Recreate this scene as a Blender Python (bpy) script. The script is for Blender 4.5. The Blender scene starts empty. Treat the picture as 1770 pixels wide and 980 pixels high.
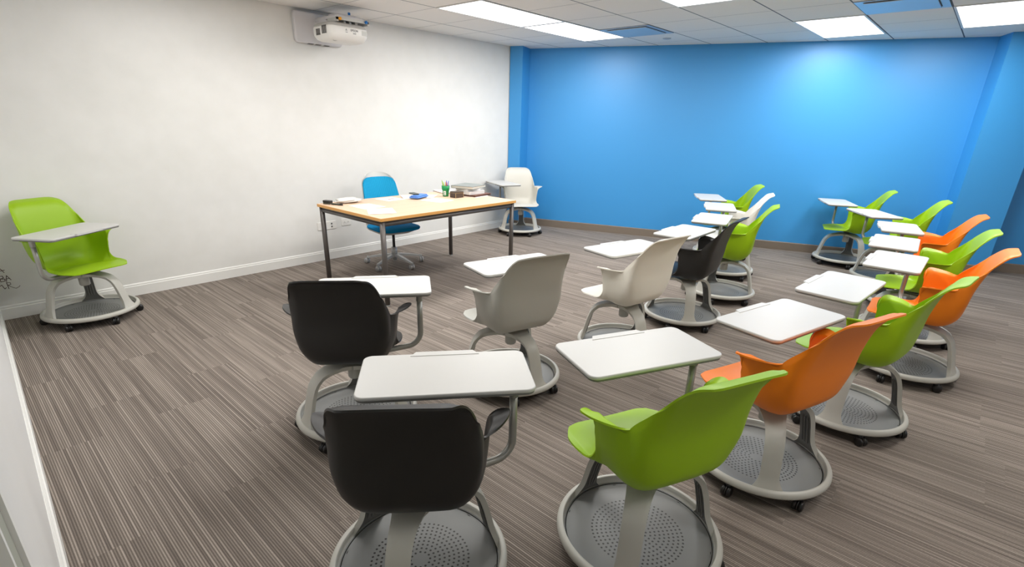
import bpy, math, random
from mathutils import Vector, Matrix
R_ = math.radians
random.seed(4)
col = bpy.context.scene.collection
PI = math.pi

# ------------------------------------------------------------------ camera and measured layout
CAM_R = [[0.670948, -0.741097, 0.024555], [0.25287, 0.259814, 0.931962], [0.697054, 0.619089, -0.361723]]
FPX, CX, CY, CAMH = 876.439, 884.33, 549.99, 1.5294
# x, y, seat heading, arm heading, tablet heading
CHAIRS = {1: [0.8295, 1.1431, -0.7522, -0.4015, -0.6872], 2: [1.2219, 2.1669, -0.7327, -0.4613, -0.6505], 3: [2.1175, 1.8844, -0.3003, -0.0403, -0.2712], 4: [1.4884, 0.6435, -0.4132, 0.0558, -0.4529], 5: [3.0301, 1.6371, -0.1945, -0.027, -0.2408], 6: [3.9436, 1.5957, 0.0857, 0.1629, 0.0118], 7: [4.8209, 1.6125, 0.2761, 0.5851, 0.2504], 8: [5.6433, 1.8978, 0.3579, 0.5911, 0.4153], 9: [6.4066, 2.2403, 0.5052, 0.9187, 0.5476], 10: [2.3156, 0.4618, -0.3417, -0.1621, -0.2553], 11: [3.1468, 0.2685, -0.1337, 0.2429, -0.086], 12: [4.1139, 0.0976, 0.0422, 0.3801, -0.0022], 13: [4.878, 0.1754, 0.0919, 0.486, 0.0609], 14: [5.7207, 0.2539, 0.1283, 0.5435, 0.1971], 15: [6.6358, 0.5404, 0.2199, 1.0424, 0.5881], 16: [7.2293, 1.0522, 0.2601, 0.7001, 0.4248], 17: [0.588, 4.945, -2.77, -2.338, -2.4917], 18: [5.6036, 4.8619, 2.4604, 1.7563, 1.1771]}
LEGAZ = {1: -143, 2: 176, 3: -102, 4: -160, 5: 120, 6: -145, 7: -80, 8: -86, 9: -110, 10: -155, 11: 179, 12: -103, 13: -130, 14: 170, 15: 100, 16: 116, 17: -162, 18: 158}
CEIL = 2.502
XM, YL, TILE = 4.1646, 2.3858, 0.6096


def front_y(x):
    return 5.358 + .00376 * (x - 5)


BD = Vector((math.sin(.35114), -math.cos(.35114), 0))      # along the blue wall
BO = Vector((6.1623, 5.358, 0))
BN = Vector((-BD.y, BD.x, 0))                               # points away from the room
if BN.x < 0:
    BN = -BN


def left_x(y):
    return -.036 + .0366 * (y - 2.086)


# ------------------------------------------------------------------ materials
def srgb(c):
    return tuple((v / 255 / 12.92) if v / 255 <= .04045 else ((v / 255 + .055) / 1.055) ** 2.4 for v in c)


def mat(name, rgb, rough=.5, metal=0., spec=.5, noise=0., nscale=30, bump=0., lin=False, coat=0.):
    m = bpy.data.materials.new(name)
    m.use_nodes = True
    nt = m.node_tree
    b = nt.nodes['Principled BSDF']
    c = rgb if lin else srgb(rgb)
    b.inputs['Base Color'].default_value = (*c, 1)
    b.inputs['Roughness'].default_value = rough
    b.inputs['Metallic'].default_value = metal
    b.inputs['Specular IOR Level'].default_value = spec
    b.inputs['Coat Weight'].default_value = coat
    if noise or bump:
        tc = nt.nodes.new('ShaderNodeTexCoord')
        n = nt.nodes.new('ShaderNodeTexNoise')
        n.inputs['Scale'].default_value = nscale
        n.inputs['Detail'].default_value = 3
        nt.links.new(tc.outputs['Object'], n.inputs['Vector'])
        if noise:
            mx = nt.nodes.new('ShaderNodeMix')
            mx.data_type = 'RGBA'
            mx.inputs[6].default_value = (*[v * (1 - noise) for v in c], 1)
            mx.inputs[7].default_value = (*[min(1, v * (1 + noise)) for v in c], 1)
            nt.links.new(n.outputs['Fac'], mx.inputs[0])
            nt.links.new(mx.outputs[2], b.inputs['Base Color'])
        if bump:
            bp = nt.nodes.new('ShaderNodeBump')
            bp.inputs['Strength'].default_value = bump
            bp.inputs['Distance'].default_value = .002
            nt.links.new(n.outputs['Fac'], bp.inputs['Height'])
            nt.links.new(bp.outputs['Normal'], b.inputs['Normal'])
    return m


class NB:
    """tiny node-building helper: math on sockets"""
    def __init__(self, m):
        self.nt = m.node_tree

    def node(self, t, **kw):
        n = self.nt.nodes.new(t)
        for k, v in kw.items():
            setattr(n, k, v)
        return n

    def m(self, op, a, b=None, c=None):
        n = self.node('ShaderNodeMath', operation=op)
        for i, v in enumerate((a, b, c)):
            if v is None:
                continue
            if hasattr(v, 'is_linked') or hasattr(v, 'links'):
                self.nt.links.new(v, n.inputs[i])
            else:
                n.inputs[i].default_value = v
        return n.outputs[0]

    def xyz(self, x, y, z):
        n = self.node('ShaderNodeCombineXYZ')
        for i, v in enumerate((x, y, z)):
            if hasattr(v, 'links'):
                self.nt.links.new(v, n.inputs[i])
            else:
                n.inputs[i].default_value = v
        return n.outputs[0]

    def white(self, vec):
        n = self.node('ShaderNodeTexWhiteNoise', noise_dimensions='3D')
        self.nt.links.new(vec, n.inputs['Vector'])
        return n.outputs['Value']

    def noise(self, vec, scale, detail=2):
        n = self.node('ShaderNodeTexNoise')
        n.inputs['Scale'].default_value = scale
        n.inputs['Detail'].default_value = detail
        self.nt.links.new(vec, n.inputs['Vector'])
        return n.outputs['Fac']

    def obj(self):
        t = self.node('ShaderNodeTexCoord')
        s = self.node('ShaderNodeSeparateXYZ')
        self.nt.links.new(t.outputs['Object'], s.inputs[0])
        return t.outputs['Object'], s.outputs[0], s.outputs[1], s.outputs[2]

    def ramp(self, fac, stops):
        n = self.node('ShaderNodeValToRGB')
        e = n.color_ramp.elements
        while len(e) < len(stops):
            e.new(.5)
        for i, (p, c) in enumerate(stops):
            e[i].position = p
            e[i].color = (*srgb(c), 1)
        self.nt.links.new(fac, n.inputs[0])
        return n.outputs[0]

    def mix(self, fac, a, b):
        n = self.node('ShaderNodeMix', data_type='RGBA')
        for i, v in ((0, fac), (6, a), (7, b)):
            if hasattr(v, 'links'):
                self.nt.links.new(v, n.inputs[i])
            elif i == 0:
                n.inputs[0].default_value = v
            else:
                n.inputs[i].default_value = (*srgb(v), 1)
        return n.outputs[2]


def carpet():
    m = mat('carpet', (120, 110, 102), .95, spec=.15)
    n = NB(m)
    _, x, y, z = n.obj()
    colx = n.m('FLOOR', n.m('DIVIDE', x, .25))
    offs = n.white(n.xyz(colx, 7.3, 1.1))
    row = n.m('FLOOR', n.m('ADD', n.m('DIVIDE', y, .9), n.m('MULTIPLY', offs, 7.)))
    line = n.m('DIVIDE', x, .0092)
    cell = n.m('FLOOR', line)
    fr = n.m('SUBTRACT', line, cell)
    rnd = n.white(n.xyz(cell, row, 3.7))
    # longer runs that change along the yarn
    run = n.noise(n.xyz(n.m('MULTIPLY', cell, 13.37), n.m('MULTIPLY', y, 2.4), n.m('MULTIPLY', row, 5.1)), 1.0, 1)
    band = n.noise(n.xyz(n.m('MULTIPLY', x, 13.), n.m('MULTIPLY', y, .9), n.m('MULTIPLY', row, 3.3)), 1.0, 2)
    prof = n.m('SUBTRACT', 1., n.m('MULTIPLY', n.m('ABSOLUTE', n.m('SUBTRACT', fr, .5)), 2.))
    v = n.m('ADD', n.m('MULTIPLY', rnd, .24), n.m('MULTIPLY', run, .30))
    v = n.m('ADD', v, n.m('MULTIPLY', band, .20))
    v = n.m('ADD', v, .26)
    v = n.m('MULTIPLY', v, n.m('ADD', .60, n.m('MULTIPLY', prof, .66)))
    # small yarn ticks
    tick = n.noise(n.xyz(n.m('MULTIPLY', x, 260.), n.m('MULTIPLY', y, 150.), 0.), 1., 1)
    v = n.m('ADD', v, n.m('MULTIPLY', n.m('SUBTRACT', tick, .5), .22))
    c = n.ramp(v, [(.28, (84, 76, 71)), (.50, (114, 105, 98)), (.72, (142, 132, 123)), (.95, (180, 169, 159))])
    b = m.node_tree.nodes['Principled BSDF']
    m.node_tree.links.new(c, b.inputs['Base Color'])
    return m


def ceiling_mat():
    m = mat('ceiling_tile', (240, 238, 235), .9, spec=.2)
    n = NB(m)
    o, x, y, z = n.obj()
    fx = n.m('ABSOLUTE', n.m('SUBTRACT', n.m('FRACT', n.m('ADD', n.m('DIVIDE', n.m('SUBTRACT', x, XM), TILE), 40.5)), .5))
    fy = n.m('ABSOLUTE', n.m('SUBTRACT', n.m('FRACT', n.m('ADD', n.m('DIVIDE', n.m('SUBTRACT', y, YL), TILE), 40.5)), .5))
    lx = n.m('LESS_THAN', fx, .006)
    ly = n.m('LESS_THAN', fy, .0105)
    nz = n.noise(o, 160., 2)
    base = n.mix(nz, (234, 231, 227), (242, 240, 237))
    c1 = n.mix(lx, base, (158, 158, 160))
    c2 = n.mix(ly, c1, (104, 112, 122))
    m.node_tree.links.new(c2, m.node_tree.nodes['Principled BSDF'].inputs['Base Color'])
    return m


def white_wall_mat():
    m = mat('dry_erase_wall', (232, 231, 227), .34, spec=.45)
    n = NB(m)
    o, x, y, z = n.obj()
    f = n.noise(o, .9, 3)
    g = n.noise(o, 7., 4)
    v = n.m('ADD', n.m('MULTIPLY', f, .7), n.m('MULTIPLY', g, .3))
    c = n.ramp(v, [(.35, (226, 225, 221)), (.65, (236, 235, 232))])
    b = m.node_tree.nodes['Principled BSDF']
    m.node_tree.links.new(c, b.inputs['Base Color'])
    rr = n.m('ADD', .30, n.m('MULTIPLY', g, .14))
    m.node_tree.links.new(rr, b.inputs['Roughness'])
    return m


def tray_mat():
    m = mat('tray_plastic', (136, 137, 136), .5)
    n = NB(m)
    o, x, y, z = n.obj()
    r = n.m('SQRT', n.m('ADD', n.m('MULTIPLY', x, x), n.m('MULTIPLY', y, y)))
    D = .0172
    k = n.m('ROUND', n.m('DIVIDE', r, D))
    th = n.m('DIVIDE', n.m('ADD', n.m('ARCTAN2', y, x), PI), 2 * PI)
    cnt = n.m('MULTIPLY', k, 6.)
    a = n.m('SUBTRACT', n.m('FRACT', n.m('MULTIPLY', th, cnt)), .5)
    arc = n.m('MULTIPLY', a, n.m('DIVIDE', n.m('MULTIPLY', r, 2 * PI), n.m('MAXIMUM', cnt, 1.)))
    dr = n.m('SUBTRACT', r, n.m('MULTIPLY', k, D))
    d = n.m('SQRT', n.m('ADD', n.m('MULTIPLY', arc, arc), n.m('MULTIPLY', dr, dr)))
    hole = n.m('MULTIPLY', n.m('LESS_THAN', d, .0041), n.m('LESS_THAN', r, .176))
    hole = n.m('MULTIPLY', hole, n.m('GREATER_THAN', r, .03))
    c = n.mix(hole, (128, 129, 128), (24, 20, 19))
    m.node_tree.links.new(c, m.node_tree.nodes['Principled BSDF'].inputs['Base Color'])
    return m


def wood_mat():
    m = mat('beech_laminate', (235, 190, 140), .42)
    n = NB(m)
    o, x, y, z = n.obj()
    g = n.noise(n.xyz(n.m('MULTIPLY', x, 3.), n.m('MULTIPLY', y, 60.), z), 1., 3)
    h = n.noise(n.xyz(n.m('MULTIPLY', x, 30.), n.m('MULTIPLY', y, 260.), z), 1., 1)
    v = n.m('ADD', n.m('MULTIPLY', g, .7), n.m('MULTIPLY', h, .3))
    c = n.ramp(v, [(.3, (216, 180, 150)), (.7, (226, 194, 168))])
    m.node_tree.links.new(c, m.node_tree.nodes['Principled BSDF'].inputs['Base Color'])
    return m


def rib_fabric():
    m = mat('ribbed_blue_knit', (20, 140, 200), .8, spec=.2)
    n = NB(m)
    o, x, y, z = n.obj()
    w = n.m('SINE', n.m('MULTIPLY', x, 2 * PI / .016))
    c = n.mix(n.m('ADD', n.m('MULTIPLY', w, .5), .5), (0, 138, 190), (40, 168, 214))
    b = m.node_tree.nodes['Principled BSDF']
    m.node_tree.links.new(c, b.inputs['Base Color'])
    bp = n.node('ShaderNodeBump')
    bp.inputs['Strength'].default_value = .5
    bp.inputs['Distance'].default_value = .002
    m.node_tree.links.new(w, bp.inputs['Height'])
    m.node_tree.links.new(bp.outputs['Normal'], b.inputs['Normal'])
    return m


def emis(name, rgb, s):
    m = bpy.data.materials.new(name)
    m.use_nodes = True
    b = m.node_tree.nodes['Principled BSDF']
    b.inputs['Base Color'].default_value = (.8, .8, .8, 1)
    b.inputs['Emission Color'].default_value = (*rgb, 1)
    b.inputs['Emission Strength'].default_value = s
    return m


M = dict(
    carpet=carpet(), ceiling=ceiling_mat(), white_wall=white_wall_mat(),
    blue=mat('blue_wall_paint', (50, 147, 214), .46, spec=.85, noise=.02, nscale=120),
    left_wall=mat('left_wall_paint', (232, 231, 229), .5, noise=.02, nscale=4),
    room_wall=mat('back_wall_paint', (200, 198, 194), .7, noise=.02, nscale=4),
    base_white=mat('white_skirting', (236, 235, 231), .4, noise=.01, nscale=20),
    base_taupe=mat('taupe_rubber_base', (124, 112, 100), .55, noise=.04, nscale=30),
    door=mat('door_paint', (168, 170, 158), .5, noise=.03, nscale=3),
    green=mat('green_plastic', (150, 189, 10), .42, spec=.4, bump=.06, nscale=900),
    orange=mat('orange_plastic', (244, 130, 18), .42, spec=.4, bump=.06, nscale=900),
    black=mat('black_plastic', (36, 34, 33), .42, spec=.45, bump=.08, nscale=900),
    grey=mat('warm_grey_plastic', (186, 184, 176), .45, spec=.4, bump=.06, nscale=900),
    cream=mat('cream_plastic', (240, 235, 223), .45, spec=.4, bump=.06, nscale=900),
    cream_dim=mat('dimmed_cream_plastic', (208, 205, 196), .45, spec=.4, bump=.06, nscale=900),  # cream again, weaker light put into the colour for the corner chair
    white=mat('white_plastic', (234, 231, 224), .45, spec=.4, bump=.06, nscale=900),
    frame=mat('platinum_plastic', (188, 186, 178), .42, spec=.4, bump=.05, nscale=700),
    frame_dark=mat('frame_shade_grey', (112, 111, 108), .55, bump=.05, nscale=300),  # frame plastic darkened, shade on the leg insides put into the colour
    tray=tray_mat(),
    tablet=mat('tablet_laminate', (202, 201, 198), .38, spec=.4, noise=.012, nscale=6),
    tablet_under=mat('tablet_underside', (120, 119, 116), .6, noise=.03, nscale=20),
    tube=mat('satin_tube', (168, 167, 161), .36, metal=.55, noise=.02, nscale=40),
    caster=mat('caster_black', (26, 25, 25), .35, noise=.05, nscale=60),
    bracket=mat('bracket_grey', (92, 92, 92), .5, noise=.04, nscale=60),
    wood=wood_mat(), wood_edge=mat('beech_edge_band', (222, 164, 92), .45, noise=.04, nscale=60),
    steel=mat('graphite_steel', (92, 87, 84), .38, metal=.35, noise=.03, nscale=40),
    foot=mat('nickel_foot', (190, 190, 188), .3, metal=.7, noise=.02, nscale=30),
    knit=rib_fabric(), seat_blue=mat('blue_seat_fabric', (0, 122, 176), .85, spec=.2, noise=.08, nscale=300, bump=.3),
    shell_grey=mat('pale_grey_shell', (196, 196, 192), .45, noise=.02, nscale=40),
    base_grey=mat('base_grey', (176, 177, 178), .36, metal=.3, noise=.02, nscale=40),
    piston=mat('dark_piston', (52, 50, 50), .35, metal=.4, noise=.02, nscale=40),
    paper=mat('paper', (243, 243, 241), .8, spec=.2, noise=.006, nscale=20),
    pages=mat('book_pages', (226, 222, 212), .85, spec=.1, noise=.08, nscale=220),
    pages_w=mat('white_book_pages', (232, 231, 230), .85, spec=.1, noise=.06, nscale=220),
    cover_grey=mat('grey_book_cover', (128, 134, 132), .45, noise=.03, nscale=30),
    cover_white=mat('white_book_cover', (228, 228, 230), .4, noise=.01, nscale=30),
    brown=mat('brown_leatherette', (104, 66, 52), .5, noise=.1, nscale=90, bump=.2),
    box=mat('dark_brown_box', (76, 62, 52), .45, noise=.18, nscale=24),
    gilt=mat('gilt_edge', (196, 166, 116), .4, metal=.3, noise=.05, nscale=60),
    cupgreen=mat('green_cup', (0, 140, 76), .4, noise=.02, nscale=20),
    casefab=mat('blue_case', (88, 136, 214), .6, noise=.06, nscale=120, bump=.2),
    phone=mat('dark_phone', (62, 66, 58), .4, noise=.05, nscale=60),
    ink=mat('marker_ink', (96, 78, 72), .7, noise=.1, nscale=80),
    red=mat('red_print', (206, 70, 80), .8, noise=.05, nscale=80),
    pink=mat('pink_print', (226, 170, 176), .8, noise=.05, nscale=80),
    bag=mat('clear_white_wrap', (224, 222, 216), .25, spec=.6, noise=.08, nscale=60, bump=.5),
    proj=mat('projector_white', (232, 230, 226), .4, noise=.01, nscale=30),
    proj_top=mat('projector_grey_top', (176, 174, 170), .5, noise=.02, nscale=30),
    proj_mount=mat('mount_plastic', (214, 212, 214), .45, noise=.01, nscale=30),
    vent_slot=mat('dark_slot', (92, 90, 88), .7, noise=.05, nscale=60),
    letter=mat('lettering_grey', (92, 92, 96), .5, noise=.02, nscale=60),
    knob_blue=mat('blue_knob', (30, 118, 196), .4, noise=.02, nscale=60),
    knob_orange=mat('orange_knob', (236, 160, 30), .4, noise=.02, nscale=60),
    vent=mat('vent_bounce_tint', (196, 202, 208), .35, metal=.5, noise=.02, nscale=30),  # white vents, blue bounce from the wall put into the tint
    vent_dark=mat('vent_throat', (96, 104, 114), .8, noise=.05, nscale=30),
    lightframe=mat('light_frame', (226, 226, 224), .4, noise=.01, nscale=30),
    diffuser=emis('light_diffuser', (1., .985, .96), 3.2),
    sensor=mat('sensor_grey', (178, 188, 198), .5, noise=.02, nscale=30),
    plate=mat('outlet_plate', (238, 236, 231), .35, noise=.01, nscale=30),
)


# ------------------------------------------------------------------ mesh building
class MB:
    def __init__(self):
        self.v, self.f, self.mi, self.sm = [], [], [], []
        self.sharp = []

    def add(self, vs, fs, mi=0, smooth=False, mtx=None):
        o = len(self.v)
        for p in vs:
            p = Vector(p)
            self.v.append(tuple(mtx @ p) if mtx else tuple(p))
        for f in fs:
            self.f.append([o + i for i in f])
            self.mi.append(mi)
            self.sm.append(smooth)
        return o

    def box(self, lo, hi, mi=0, mtx=None):
        x0, y0, z0 = lo
        x1, y1, z1 = hi
        vs = [(x0, y0, z0), (x1, y0, z0), (x1, y1, z0), (x0, y1, z0), (x0, y0, z1), (x1, y0, z1), (x1, y1, z1), (x0, y1, z1)]
        self.add(vs, [(0, 3, 2, 1), (4, 5, 6, 7), (0, 1, 5, 4), (1, 2, 6, 5), (2, 3, 7, 6), (3, 0, 4, 7)], mi, False, mtx)

    def prism(self, outline, z0, z1, mi=0, mtx=None, bevel=0., smooth=False, mi_side=None):
        """outline: ccw list of (x, y)"""
        n = len(outline)
        if bevel > 0:
            cx = sum(p[0] for p in outline) / n
            cy = sum(p[1] for p in outline) / n

            def inset(d):
                out = []
                for i in range(n):
                    a, b, c = Vector(outline[i - 1]), Vector(outline[i]), Vector(outline[(i + 1) % n])
                    e1, e2 = (b - a), (c - b)
                    if e1.length < 1e-9 or e2.length < 1e-9:
                        out.append(tuple(b))
                        continue
                    n1 = Vector((-e1.y, e1.x)).normalized()
                    n2 = Vector((-e2.y, e2.x)).normalized()
                    nn = n1 + n2
                    nn = nn / max(.3, nn.length_squared) * 2
                    out.append((b.x + nn.x * d, b.y + nn.y * d))
                return out
            ins = inset(bevel)
            ins2 = inset(bevel * .3)
            rings = [(ins, z0), (ins2, z0 + bevel * .3), (outline, z0 + bevel), (outline, z1 - bevel), (ins2, z1 - bevel * .3), (ins, z1)]
        else:
            rings = [(outline, z0), (outline, z1)]
        vs = [(x, y, z) for o, z in rings for x, y in o]
        fs = []
        k = len(rings)
        for j in range(k - 1):
            for i in range(n):
                a, b = j * n + i, j * n + (i + 1) % n
                fs.append((a, b, b + n, a + n))
        self.add(vs, fs, mi if mi_side is None else mi_side, smooth, mtx)
        o = len(self.v) - len(vs)
        self.f.append([o + i for i in range(n)][::-1])
        self.mi.append(mi)
        self.sm.append(False)
        self.f.append([o + (k - 1) * n + i for i in range(n)])
        self.mi.append(mi)
        self.sm.append(False)

    def lathe(self, prof, n=32, mi=0, mtx=None, smooth=True, arc=(0, 2 * PI)):
        full = abs(arc[1] - arc[0] - 2 * PI) < 1e-6
        vs, fs = [], []
        m_ = n if full else n + 1
        for i in range(m_):
            a = arc[0] + (arc[1] - arc[0]) * i / n
            for r, z in prof:
                vs.append((r * math.cos(a), r * math.sin(a), z))
        k = len(prof)
        for i in range(n):
            j = (i + 1) % m_
            for q in range(k - 1):
                a, b, c, d = i * k + q, j * k + q, j * k + q + 1, i * k + q + 1
                if prof[q][0] < 1e-7:
                    fs.append((a, c, d))
                elif prof[q + 1][0] < 1e-7:
                    fs.append((a, b, d))
                else:
                    fs.append((a, b, c, d))
        self.add(vs, fs, mi, smooth, mtx)

    def tube(self, path, r, n=12, mi=0, mtx=None, caps=True):
        path = [Vector(p) for p in path]
        vs, fs = [], []
        t0 = (path[1] - path[0]).normalized()
        up = Vector((0, 0, 1)) if abs(t0.z) < .9 else Vector((1, 0, 0))
        a = t0.cross(up).normalized()
        for i, p in enumerate(path):
            if i == 0:
                t = t0
            elif i == len(path) - 1:
                t = (path[-1] - path[-2]).normalized()
            else:
                t = ((path[i + 1] - p).normalized() + (p - path[i - 1]).normalized()).normalized()
            a = (a - t * a.dot(t)).normalized()
            b = t.cross(a)
            rr = r[i] if isinstance(r, (list, tuple)) else r
            for j in range(n):
                w = 2 * PI * j / n
                vs.append(p + (a * math.cos(w) + b * math.sin(w)) * rr)
        for i in range(len(path) - 1):
            for j in range(n):
                k = (j + 1) % n
                fs.append((i * n + j, i * n + k, (i + 1) * n + k, (i + 1) * n + j))
        self.add(vs, fs, mi, True, mtx)
        if caps:
            o = len(self.v) - len(vs)
            for ring in ([o + j for j in range(n)][::-1], [o + (len(path) - 1) * n + j for j in range(n)]):
                self.f.append(ring)
                self.mi.append(mi)
                self.sm.append(False)

    def sheet(self, P, t, mi_out=0, mi_in=None, mi_rim=None, mtx=None, flip=False):
        """grid of points P[i][j] given thickness t along its normals, rim edges sharp"""
        nr, nc = len(P), len(P[0])
        P = [[Vector(p) for p in r] for r in P]
        N = []
        for i in range(nr):
            row = []
            for j in range(nc):
                du = P[min(i + 1, nr - 1)][j] - P[max(i - 1, 0)][j]
                dv = P[i][min(j + 1, nc - 1)] - P[i][max(j - 1, 0)]
                nn = du.cross(dv)
                row.append(nn.normalized() if nn.length > 1e-12 else Vector((0, 0, 1)))
            N.append(row)
        s = -1 if flip else 1
        vs = [p for r in P for p in r] + [P[i][j] + N[i][j] * t * s for i in range(nr) for j in range(nc)]
        o2 = nr * nc
        fa, fb, rim = [], [], []
        for i in range(nr - 1):
            for j in range(nc - 1):
                a, b, c, d = i * nc + j, (i + 1) * nc + j, (i + 1) * nc + j + 1, i * nc + j + 1
                fa.append((a, d, c, b) if not flip else (a, b, c, d))
                fb.append((a + o2, b + o2, c + o2, d + o2) if not flip else (a + o2, d + o2, c + o2, b + o2))
        loop = [(0, j) for j in range(nc)] + [(i, nc - 1) for i in range(1, nr)] + [(nr - 1, j) for j in range(nc - 2, -1, -1)] + [(i, 0) for i in range(nr - 2, 0, -1)]
        ids = [i * nc + j for i, j in loop]
        for k in range(len(ids)):
            a, b = ids[k], ids[(k + 1) % len(ids)]
            rim.append((a, b, b + o2, a + o2))
        o = self.add(vs, fa, mi_out, True, mtx)
        for fl, mi in ((fb, mi_out if mi_in is None else mi_in), (rim, mi_out if mi_rim is None else mi_rim)):
            for f in fl:
                self.f.append([o + i for i in f])
                self.mi.append(mi)
                self.sm.append(True)
        for k in range(len(ids)):
            a, b = o + ids[k], o + ids[(k + 1) % len(ids)]
            self.sharp += [(a, b), (a + o2, b + o2)]

    def mesh(self, name, mats):
        me = bpy.data.meshes.new(name)
        me.from_pydata(self.v, [], self.f)
        for m in (mats if isinstance(mats, (list, tuple)) else [mats]):
            me.materials.append(m)
        me.polygons.foreach_set('material_index', self.mi)
        me.polygons.foreach_set('use_smooth', self.sm)
        if self.sharp:
            key = {tuple(sorted(e.vertices)): e.index for e in me.edges}
            at = me.attributes.new('sharp_edge', 'BOOLEAN', 'EDGE')
            for e in self.sharp:
                k = key.get(tuple(sorted(e)))
                if k is not None:
                    at.data[k].value = True
        me.update()
        return me


def inst(name, me, parent=None, loc=(0, 0, 0), rot=(0, 0, 0)):
    o = bpy.data.objects.new(name, me)
    col.objects.link(o)
    o.location = loc
    o.rotation_euler = rot
    if parent:
        o.parent = parent
    return o


def build(mb, name, mats, parent=None, loc=(0, 0, 0), rot=(0, 0, 0)):
    return inst(name, mb.mesh(name, mats), parent, loc, rot)


def tag(o, label, cat, group=None):
    o['label'] = label
    o['category'] = cat
    if group:
        o['group'] = group
    return o


def thing(name, label, cat, loc=(0, 0, 0), rz=0, group=None):
    o = inst(name, None, None, loc, (0, 0, rz))
    return tag(o, label, cat, group)


def struct(o):
    o['kind'] = 'structure'
    return o


def rrect(w, h, r, n=6, cx=0., cy=0.):
    out = []
    for sx, sy, a0 in ((1, -1, -PI / 2), (1, 1, 0), (-1, 1, PI / 2), (-1, -1, PI)):
        for i in range(n + 1):
            a = a0 + PI / 2 * i / n
            out.append((cx + sx * (w / 2 - r) + r * math.cos(a), cy + sy * (h / 2 - r) + r * math.sin(a)))
    return out


def catmull(pts, sub):
    pts = [Vector(p) for p in pts]
    out = []
    n = len(pts)
    for i in range(n - 1):
        p0, p1, p2, p3 = pts[max(i - 1, 0)], pts[i], pts[i + 1], pts[min(i + 2, n - 1)]
        if i == 0:
            p0 = p1 * 2 - p2
        if i == n - 2:
            p3 = p2 * 2 - p1
        for k in range(sub):
            t = k / sub
            out.append(.5 * ((2 * p1) + (p2 - p0) * t + (2 * p0 - 5 * p1 + 4 * p2 - p3) * t * t + (3 * p1 - p0 - 3 * p2 + p3) * t ** 3))
    out.append(pts[-1])
    return out


# ------------------------------------------------------------------ the room
def wall_slab(name, a, b, z0, z1, th, m, outward):
    """vertical slab from a to b (2D), thickness to the outward side"""
    a, b = Vector((*a, 0)), Vector((*b, 0))
    o = Vector((*outward, 0)).normalized() * th
    mb = MB()
    vs = [a, b, b + o, a + o]
    vs = [(p.x, p.y, z) for z in (z0, z1) for p in vs]
    mb.add(vs, [(0, 1, 2, 3), (7, 6, 5, 4), (0, 4, 5, 1), (1, 5, 6, 2), (2, 6, 7, 3), (3, 7, 4, 0)])
    return struct(build(mb, name, m))


YB = -2.6                                      # back of the room, behind the camera


def blue_pt(y, off=0.):
    """point on the blue wall (moved 'off' into the room) at a given distance along it"""
    s = (5.358 - y) / -BD.y
    p = BO + BD * s - BN * off
    return (p.x, p.y)


mb = MB()
mb.add([(-.6, YB - .3, 0), (10.2, YB - .3, 0), (10.2, 5.7, 0), (-.6, 5.7, 0), (-.6, YB - .3, -.06), (10.2, YB - .3, -.06), (10.2, 5.7, -.06), (-.6, 5.7, -.06)],
       [(0, 1, 2, 3), (7, 6, 5, 4), (0, 4, 5, 1), (1, 5, 6, 2), (2, 6, 7, 3), (3, 7, 4, 0)])
struct(build(mb, 'floor', M['carpet']))
mb = MB()
mb.box((-.6, YB - .3, CEIL), (10.2, 5.7, CEIL + .08))
struct(build(mb, 'ceiling', M['ceiling']))
wall_slab('wall_front', (-.1, front_y(-.1)), (6.3, front_y(6.3)), 0, CEIL, .12, M['white_wall'], (0, 1))
wall_slab('wall_right', blue_pt(5.5), blue_pt(YB), 0, CEIL, .12, M['blue'], (BN.x, BN.y))
wall_slab('wall_back', (-.5, YB), (9.6, YB), 0, CEIL, .12, M['room_wall'], (0, -1))
wall_slab('wall_left', (left_x(1.15), 1.15), (left_x(5.45), 5.45), 0, CEIL, .12, M['left_wall'], (-1, 0))
wall_slab('wall_left_rear', (left_x(YB), YB), (left_x(.02), .02), 0, CEIL, .12, M['left_wall'], (-1, 0))
wall_slab('wall_left_above_door', (left_x(.02), .02), (left_x(1.15), 1.15), 2.1, CEIL, .12, M['left_wall'], (-1, 0))


def pier(name, y0, y1, off, m):
    a, b = blue_pt(y0, off), blue_pt(y1, off)
    c, d = Vector((*b, 0)) + BN * (off + .05), Vector((*a, 0)) + BN * (off + .05)
    mb = MB()
    out = [a, b, (c.x, c.y), (d.x, d.y)]
    vs = [(x, y, z) for z in (0, CEIL) for x, y in out]
    mb.add(vs, [(0, 1, 2, 3), (7, 6, 5, 4), (0, 4, 5, 1), (1, 5, 6, 2), (2, 6, 7, 3), (3, 7, 4, 0)])
    return struct(build(mb, name, m))


# pier edges measured: corner pier from the white wall, and the pier by the right hand chairs
def blue_y(p, off):
    return p


pier('wall_right_corner_pier', 5.45, 5.275, .30, M['blue'])
pier('wall_right_pier', .266 + .0, -.182, .30, M['blue'])


def skirting(name, a, b, into, m, h=.108, th=.014, lip=True):
    """baseboard with a small moulded top, from a to b; 'into' points into the room"""
    a, b = Vector((*a, 0)), Vector((*b, 0))
    i = Vector((*into, 0)).normalized()
    prof = [(0, 0), (th, 0), (th, h * .78), (th * .62, h * .82), (th * .62, h * .93), (th * .25, h), (0, h)] if lip else [(0, 0), (th, 0), (th, h * .92), (th * .4, h), (0, h)]
    mb = MB()
    vs = [p + i * (d - .001) + Vector((0, 0, z)) for p in (a, b) for d, z in prof]
    n = len(prof)
    fs = [(k, (k + 1) % n, (k + 1) % n + n, k + n) for k in range(n)]
    fs += [tuple(range(n))[::-1], tuple(range(n, 2 * n))]
    mb.add(vs, fs)
    return struct(build(mb, name, m))


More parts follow.
